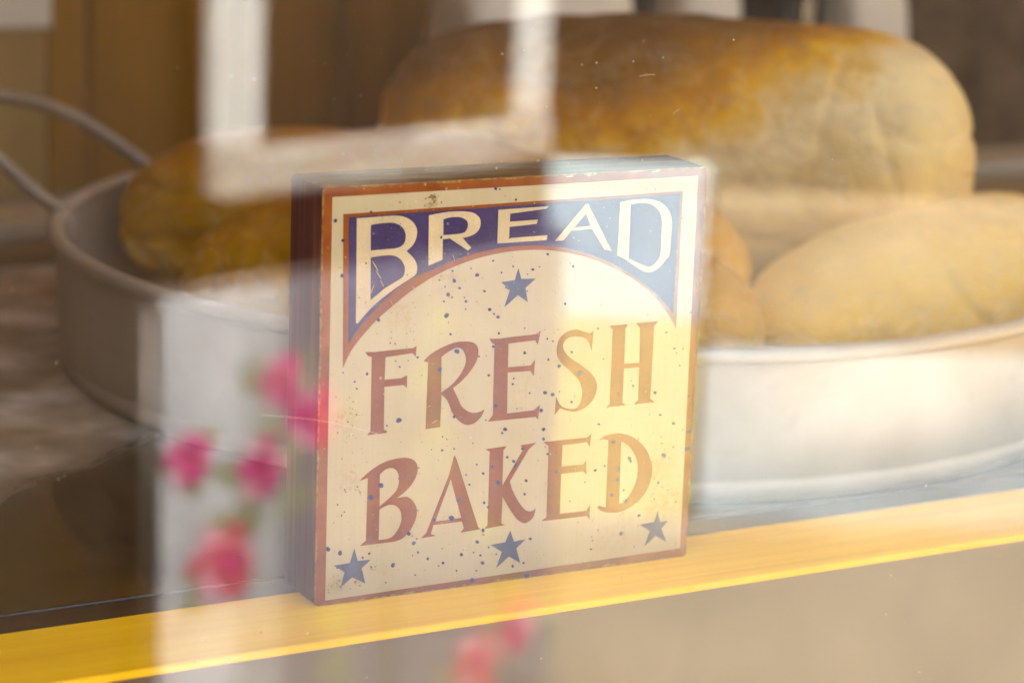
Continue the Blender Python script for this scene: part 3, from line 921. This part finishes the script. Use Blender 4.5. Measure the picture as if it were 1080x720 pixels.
tag(obj('left_light_blocker', box(-2.32, -0.30, PANE_Y - 0.03, PANE_Y + 0.03, -1.0, 1.1, 0.004, 2), M_blocker), kind='structure')  # out of view, added to cut the daylight coming from the left
tag(obj('shop_floor', box(-2.2, 3.0, PANE_Y - 0.02, 1.2, -1.0, -0.94), M_flr), kind='structure')
M_swall = mat_simple('unseen_side_wall_paint', (0.17, 0.08, 0.018), 0.8, 0.1, 4)
tag(obj('unseen_side_wall', box(-2.32, -2.21, PANE_Y - 0.06, 1.2, -1.0, 1.1), M_swall), kind='structure')  # both side walls are unseen, added to keep sky light off left faces
tag(obj('unseen_side_wall', box(3.01, 3.12, PANE_Y - 0.06, 1.2, -1.0, 1.1), M_swall), kind='structure')

# rear counter with white paper bags, a dark bottle and a brown bag, all behind the big loaf
M_counter = mat_simple('pale_counter_top', (0.27, 0.215, 0.13), 0.5, 0.1, 10)
rc = thing('rear_counter', 'narrow pale counter behind the shelf that holds the flour bags', 'counter', (0, 0, 0))
obj('counter_top', box(-2.0, 2.6, 0.63, 0.92, -0.06, -0.03, 0.003, 2), M_counter, rc)
obj('counter_front', box(-2.0, 2.6, 0.65, 0.67, -0.93, -0.0605, 0.002, 2), M_counter, rc)
M_paper = mat_simple('white_paper', (0.78, 0.66, 0.42), 0.7, 0.05, 20)
M_kraft = mat_simple('brown_kraft_paper', (0.10, 0.062, 0.026), 0.85, 0.45, 24, spec=0.1)


def bag(label, x0, x1, y0, z1, mat, seed, group=None):
    t = thing('flour_bag' if mat is M_paper else 'paper_bag', label, 'bag', ((x0 + x1) / 2, y0 + 0.05, -0.03), 0, group)
    w = (x1 - x0) / 2
    bm = bmesh.new()
    NZ, NA = 24, 40
    rows = []
    hgt = z1 + 0.03
    for i in range(NZ + 1):
        f = i / NZ
        sq = 1 - 0.25 * f ** 4
        row = []
        for j in range(NA):
            a = 2 * math.pi * j / NA
            ca, sa = math.cos(a), math.sin(a)
            x = math.copysign(abs(ca) ** 0.35, ca) * w
            y = math.copysign(abs(sa) ** 0.35, sa) * 0.05 * sq * (1 - 0.6 * f ** 5)
            d = noise.noise(Vector((x * 30 + seed, y * 30, f * 6))) * 0.004 * min(1, 6 * f)
            row.append(bm.verts.new((x + d, y + d, f * hgt)))
        rows.append(row)
    for A, B in zip(rows, rows[1:]):
        for j in range(NA):
            k = (j + 1) % NA
            bm.faces.new((A[j], A[k], B[k], B[j]))
    bm.faces.new(rows[0])
    bm.faces.new(rows[-1])
    obj('bag_body', bm, mat, t, True)
    obj('folded_top', box(-w * 0.96, w * 0.96, -0.024, 0.024, hgt - 0.001, hgt + 0.014, 0.004, 3), mat, t)
    return t


bag('white paper flour bag behind the left half of the big loaf', 0.418, 0.545, 0.70, 0.16, M_paper, 1, 'white flour bags')
bag('white paper flour bag between the two dark bottles', 0.575, 0.628, 0.70, 0.17, M_paper, 2, 'white flour bags')
bag('white paper flour bag right of the wide dark bottle', 0.712, 0.768, 0.70, 0.18, M_paper, 3, 'white flour bags')
bag('brown kraft paper bag at the top right, behind the end of the big loaf', 0.778, 0.99, 0.72, 0.15, M_kraft, 4)
M_bottle = mat_simple('dark_brown_bottle_glass', (0.018, 0.012, 0.010), 0.12, 0.1, 30)
M_tan = mat_simple('beige_bottle_cap', (0.45, 0.33, 0.2), 0.6, 0.1, 60)


def bottle(label, x, y, r, z1):
    t = thing('glass_bottle', label, 'bottle', (x, y, -0.03), 0, 'dark bottles on the rear counter')
    h = z1 + 0.03
    prof = [(0.0001, 0), (r * 0.95, 0), (r, 0.006), (r, h * 0.6), (r * 0.85, h * 0.7), (r * 0.4, h * 0.8), (r * 0.36, h * 0.97), (r * 0.42, h), (0.0001, h)]
    bm, _ = lathe(bmesh.new(), prof, 40, False)
    obj('bottle_body', bm, M_bottle, t, True)
    bm, _ = lathe(bmesh.new(), [(r * 0.43, h * 0.9), (r * 0.46, h * 0.9), (r * 0.46, h * 1.01), (r * 0.0001, h * 1.01)], 40)
    obj('bottle_cap', bm, M_tan, t, True)
    return t


bottle('wide dark brown glass bottle between two white flour bags', 0.672, 0.745, 0.036, 0.26)
bottle('slim dark glass bottle behind the middle of the big loaf', 0.560, 0.745, 0.011, 0.24)
# white price card pinned on the boards, top left
card = obj('price_card', box(0.13, 0.206, WY - 0.0165, WY - 0.0145, 0.083, 0.2, 0.0005, 1), M_paper)
tag(card, 'white card pinned high on the brown boards at the top left', 'card')

# ================================================================== ACROSS THE STREET (seen reflected in the pane)
O_F = (1.256, -0.072 - 2.128, 0.0)
A_F = -math.atan2(0.294, 0.956)
GZ = -1.0
M_pave = mat_simple('beige_stone_paving', (0.40, 0.30, 0.17), 0.8, 0.18, 5, bump=0.2, bdist=0.004)
bm = bmesh.new()
bmesh.ops.create_grid(bm, x_segments=8, y_segments=8, size=150)
pv = obj('pavement', bm, M_pave)
pv.location = (0, 0, GZ)
tag(pv, kind='structure')

M_wpaint = mat_simple('white_painted_timber', (0.48, 0.52, 0.51), 0.5, 0.04, 20)
M_render = mat_simple('white_wall_render', (0.38, 0.51, 0.56), 0.8, 0.08, 3.5, bump=0.2, bdist=0.003)
M_plinth = mat_simple('sandstone_plinth_block', (0.27, 0.245, 0.19), 0.8, 0.2, 4, bump=0.25, bdist=0.004)
M_dkwall = mat_wood('dark_stained_boards', (0.012, 0.009, 0.006), (0.026, 0.020, 0.014), 0.8, (30, 30, 2), 0.1)
M_dkglass = mat_simple('dark_window_glass', (0.012, 0.012, 0.012), 0.3, 0.1, 5, spec=0.2)
shopw = thing('timber_wall', 'dark stained board wall across the street, reflected in the pane', 'wall', O_F, A_F)
for i in range(24):
    x = -3.0 + i * 0.25
    obj('board', box(x + 0.003, x + 0.247, -0.30, -0.22 + (0.012 if i % 2 else 0), GZ, 0.75, 0.006, 2), M_dkwall, shopw)
obj('wall_cap', box(-3.05, 3.05, -0.34, -0.16, 0.752, 0.8, 0.01, 2), M_dkwall, shopw)

M_sill = mat_simple('dimmed_sill_paint', (0.25, 0.265, 0.255), 0.7, 0.45, 9, stretch=(1, 1, 3))  # greyed, patchy copy of the frame paint that fades the sill's reflection
wf = thing('window_frame', 'white painted window frame across the street, mirrored over the loaves at the upper left', 'window frame', O_F, A_F)
obj('upright', box(-0.556, -0.485, -0.02, 0.008, -0.193, 0.55, 0.006, 2), M_wpaint, wf)
obj('upright', box(-0.066, -0.006, -0.02, 0.008, -0.193, 0.55, 0.006, 2), M_wpaint, wf)
obj('sill', box(-0.556, -0.006, -0.02, 0.018, -0.252, -0.195, 0.008, 2), M_sill, wf)
obj('head', box(-0.556, -0.006, -0.02, 0.012, 0.552, 0.62, 0.006, 2), M_wpaint, wf)
obj('dark_glazing', box(-0.483, -0.068, -0.008, 0.0, -0.192, 0.549), M_dkglass, wf)

M_tanst = mat_simple('ochre_painted_render', (0.43, 0.40, 0.19), 0.85, 0.12, 6, bump=0.2, bdist=0.003)
M_tanw = mat_simple('tan_wall_render', (0.23, 0.19, 0.12), 0.85, 0.22, 4, bump=0.2, bdist=0.003)
M_beige = mat_simple('beige_wall_render', (0.38, 0.45, 0.48), 0.85, 0.22, 4, bump=0.2, bdist=0.003)
lw = thing('low_wall', 'low beige wall with a white topped pier, reflected over the right half', 'wall',
           (O_F[0] + math.cos(A_F) * 0.03, O_F[1] + math.sin(A_F) * 0.03, 0), R(27.8))
obj('pier_cap', box(-0.018, 0.20, -0.040, -0.003, -0.290, -0.262, 0.010, 3), M_render, lw)
obj('white_pier_head', box(-0.016, 0.196, -0.040, -0.005, -0.470, -0.2905, 0.002, 2), M_render, lw)
obj('tan_pier_shaft', box(-0.014, 0.194, -0.068, -0.007, -0.748, -0.472, 0.004, 2), M_tanst, lw)
obj('tan_wall', box(0.204, 2.6, -0.065, -0.010, -0.503, -0.300, 0.012, 3), M_tanw, lw)
obj('pale_wall_foot', box(0.204, 2.6, -0.065, -0.008, -0.748, -0.505, 0.004, 3), M_beige, lw)
obj('plinth', box(-0.018, 2.62, -0.08, 0.004, GZ, -0.75, 0.01, 2), M_plinth, lw)

# floral cloth hung over a rail below the window frame
fc = thing('floral_cloth', 'white cloth printed with pink roses, reflected to the left of and below the sign', 'tablecloth', O_F, A_F)
bm = bmesh.new()
NX, NZ = 120, 60


def fold(s, f):
    return 0.04 + (0.010 * math.sin(s * 31) + 0.006 * math.sin(s * 57 + 1.2)) * (0.25 + 0.75 * f)


g = []
for i in range(NX + 1):
    s = -0.655 + 0.652 * i / NX
    g.append([bm.verts.new((s, fold(s, j / NZ), -0.352 - 0.62 * j / NZ)) for j in range(NZ + 1)])
for i in range(NX):
    for j in range(NZ):
        bm.faces.new((g[i][j], g[i + 1][j], g[i + 1][j + 1], g[i][j + 1]))
k = NT('white_printed_cotton')
v = k.coord()
base = k.ramp(k.noise(v, 7, 3), [(0.35, (0.31, 0.33, 0.355)), (0.65, (0.41, 0.435, 0.465))])
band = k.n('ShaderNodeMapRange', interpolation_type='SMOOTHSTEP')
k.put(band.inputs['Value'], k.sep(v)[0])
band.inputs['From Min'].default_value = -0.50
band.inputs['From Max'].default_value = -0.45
base = k.mix(band.outputs[0], base, (0.135, 0.135, 0.160))  # rest of the cloth greyed to thin its reflection over the sign
leaf = k.ramp(k.noise(v, 16, 3, 0.5, 0.8), [(0.62, 0.0), (0.70, 0.6)])
M_cot = k.bsdf(k.mix(leaf, base, (0.20, 0.22, 0.15)), 0.85)
sh = obj('cloth_sheet', bm, M_cot, fc, True)
sm = sh.modifiers.new('thickness', 'SOLIDIFY')
sm.thickness = 0.002
sm.offset = -1
ROSES = [(-0.590, -0.542, 0.040, 0), (-0.482, -0.573, 0.048, 0), (-0.539, -0.676, 0.056, 1), (-0.452, -0.470, 0.040, 0),
         (-0.400, -0.522, 0.046, 0), (-0.117, -0.905, 0.050, 1), (-0.037, -0.878, 0.050, 0)]
M_ros = [mat_simple('magenta_print', (0.38, 0.02, 0.14), 0.85, 0.3, 60), mat_simple('coral_print', (0.36, 0.05, 0.075), 0.85, 0.3, 60),
         mat_simple('pale_pink_print', (0.46, 0.22, 0.29), 0.85, 0.25, 60), mat_simple('leaf_green_print', (0.20, 0.22, 0.13), 0.85, 0.25, 60)]
rd = random.Random(5)
bm = bmesh.new()


def petal(s0, z0, r, mi, lift):
    n = 18
    ph = rd.uniform(0, 6)
    vs = []
    for i in range(n):
        a = 2 * math.pi * i / n
        rr = r * (1 + 0.16 * math.sin(3 * a + ph) + 0.1 * math.sin(5 * a))
        s, z = s0 + rr * math.cos(a), z0 + rr * math.sin(a)
        s = max(-0.654, min(-0.004, s))
        f = (-0.352 - z) / 0.62
        vs.append(bm.verts.new((s, fold(s, f) + lift, max(z, -0.97))))
    c = bm.verts.new((s0, fold(s0, (-0.352 - z0) / 0.62) + lift, z0))
    for i in range(n):
        f = bm.faces.new((vs[i], vs[(i + 1) % n], c))
        f.material_index = mi


for (a0, z0, a1, z1) in ((-0.60, -0.72, -0.52, -0.56), (-0.47, -0.66, -0.50, -0.44), (-0.13, -0.95, -0.10, -0.70), (-0.40, -0.95, -0.36, -0.78), (-0.25, -0.62, -0.22, -0.42)):
    for q in range(9):
        f = q / 8
        x = a0 + (a1 - a0) * f + 0.015 * math.sin(f * 5)
        petal(x, z0 + (z1 - z0) * f, 0.007 + 0.004 * (q % 2), 3, 0.0008)
        if q % 3 == 1:
            petal(x + rd.choice((-1, 1)) * 0.022, z0 + (z1 - z0) * f + 0.012, 0.017, 3, 0.0010)
for (s0, z0, r, kind) in ROSES:
    s0 -= 0.028
    r *= 0.86
    for q in range(3):
        a = rd.uniform(0, 6.28)
        petal(s0 + 1.25 * r * math.cos(a), z0 + 1.25 * r * math.sin(a), r * 0.34, 3, 0.0012)
    for q in range(6):
        a = q * 1.047 + rd.uniform(-0.2, 0.2)
        petal(s0 + 0.55 * r * math.cos(a), z0 + 0.55 * r * math.sin(a), r * 0.48, 2 if q % 2 == 0 else kind, 0.0018 + 0.0003 * q)
    petal(s0, z0, r * 0.5, kind, 0.0042)
    petal(s0 + 0.1 * r, z0, r * 0.25, 1 - kind, 0.0048)
obj('rose_print', bm, M_ros, fc)
M_bar = mat_simple('grey_hanging_rail', (0.10, 0.09, 0.08), 0.4, 0.1, 20, 0.7)
obj('hanging_rail', tube(bmesh.new(), [(-0.668, 0.034, -0.345), (0.0, 0.034, -0.345)], 0.007, 12), M_bar, fc, True)
for s in (-0.662, -0.012):
    obj('rail_leg', tube(bmesh.new(), [(s, 0.020, GZ), (s, 0.020, -0.353)], 0.007, 10), M_bar, fc, True)

# blue bucket beside the cloth
bk = thing('blue_bucket', 'blue bucket on the pavement, reflected under the yellow ledge at the lower left', 'bucket',
           (O_F[0] + math.cos(A_F) * -0.715 - math.sin(A_F) * 0.14, O_F[1] + math.sin(A_F) * -0.715 + math.cos(A_F) * 0.14, GZ))
M_bluep = mat_simple('blue_enamel', (0.05, 0.17, 0.34), 0.4, 0.1, 20)
bm, _ = lathe(bmesh.new(), [(0.0001, 0.004), (0.055, 0.004), (0.072, 0.19), (0.076, 0.192), (0.076, 0.198), (0.070, 0.198), (0.053, 0.008), (0.0001, 0.008)], 48)
obj('bucket_body', bm, M_bluep, bk, True)
obj('bucket_handle', tube(bmesh.new(), [(0.076 * math.cos(R(a)), 0.012, 0.19 - 0.05 * math.sin(R(a))) for a in range(0, 181, 12)], 0.002, 8), M_bar, bk, True)

# ================================================================== LIGHT
SUN_EL, SUN_AZ = R(50), R(-12)      # azimuth from +Y, towards -X
world = bpy.data.worlds.new('World')
scene.world = world
world.use_nodes = True
nt = world.node_tree
nt.nodes.clear()
wo = nt.nodes.new('ShaderNodeOutputWorld')
bg = nt.nodes.new('ShaderNodeBackground')
sky = nt.nodes.new('ShaderNodeTexSky')
sky.sky_type = 'NISHITA'
sky.sun_disc = False
sky.sun_elevation = SUN_EL
sky.sun_rotation = SUN_AZ
sky.air_density = 0.35
sky.dust_density = 10.0
sky.ozone_density = 0.0
bg.inputs['Strength'].default_value = 0.15
nt.links.new(sky.outputs[0], bg.inputs['Color'])
nt.links.new(bg.outputs[0], wo.inputs['Surface'])
sl = bpy.data.lights.new('sun', 'SUN')
sl.energy = 2.0
sl.angle = R(0.5)
sl.color = (1.0, 0.98, 0.95)
so = bpy.data.objects.new('sun', sl)
COL.objects.link(so)
sdir = Vector((math.sin(SUN_AZ) * math.cos(SUN_EL), math.cos(SUN_AZ) * math.cos(SUN_EL), math.sin(SUN_EL)))
so.rotation_euler = sdir.to_track_quat('Z', 'Y').to_euler()
so.location = sdir * 5

# ================================================================== CAMERA
cd = bpy.data.cameras.new('camera')
cd.sensor_width = 36.0
cd.lens = F_PX * 36.0 / 1080.0
cd.clip_start = 0.01
cd.clip_end = 500
cd.dof.use_dof = True
cd.dof.focus_distance = 0.882
cd.dof.aperture_fstop = 8.2
co = bpy.data.objects.new('camera', cd)
COL.objects.link(co)
rt, dn, fw = CAM_R
m = Matrix((( rt.x, -dn.x, -fw.x, CAM_C.x), (rt.y, -dn.y, -fw.y, CAM_C.y), (rt.z, -dn.z, -fw.z, CAM_C.z), (0, 0, 0, 1)))
co.matrix_world = m
scene.camera = co

vs = scene.view_settings
scene.display_settings.display_device = 'sRGB'
vs.view_transform = 'Standard'
vs.look = 'None'
vs.exposure = 3.7
vs.gamma = 1.0
scene.cycles.max_bounces = 10
scene.cycles.diffuse_bounces = 5
scene.cycles.transparent_max_bounces = 16
scene.cycles.sample_clamp_indirect = 8
scene.cycles.use_denoising = True
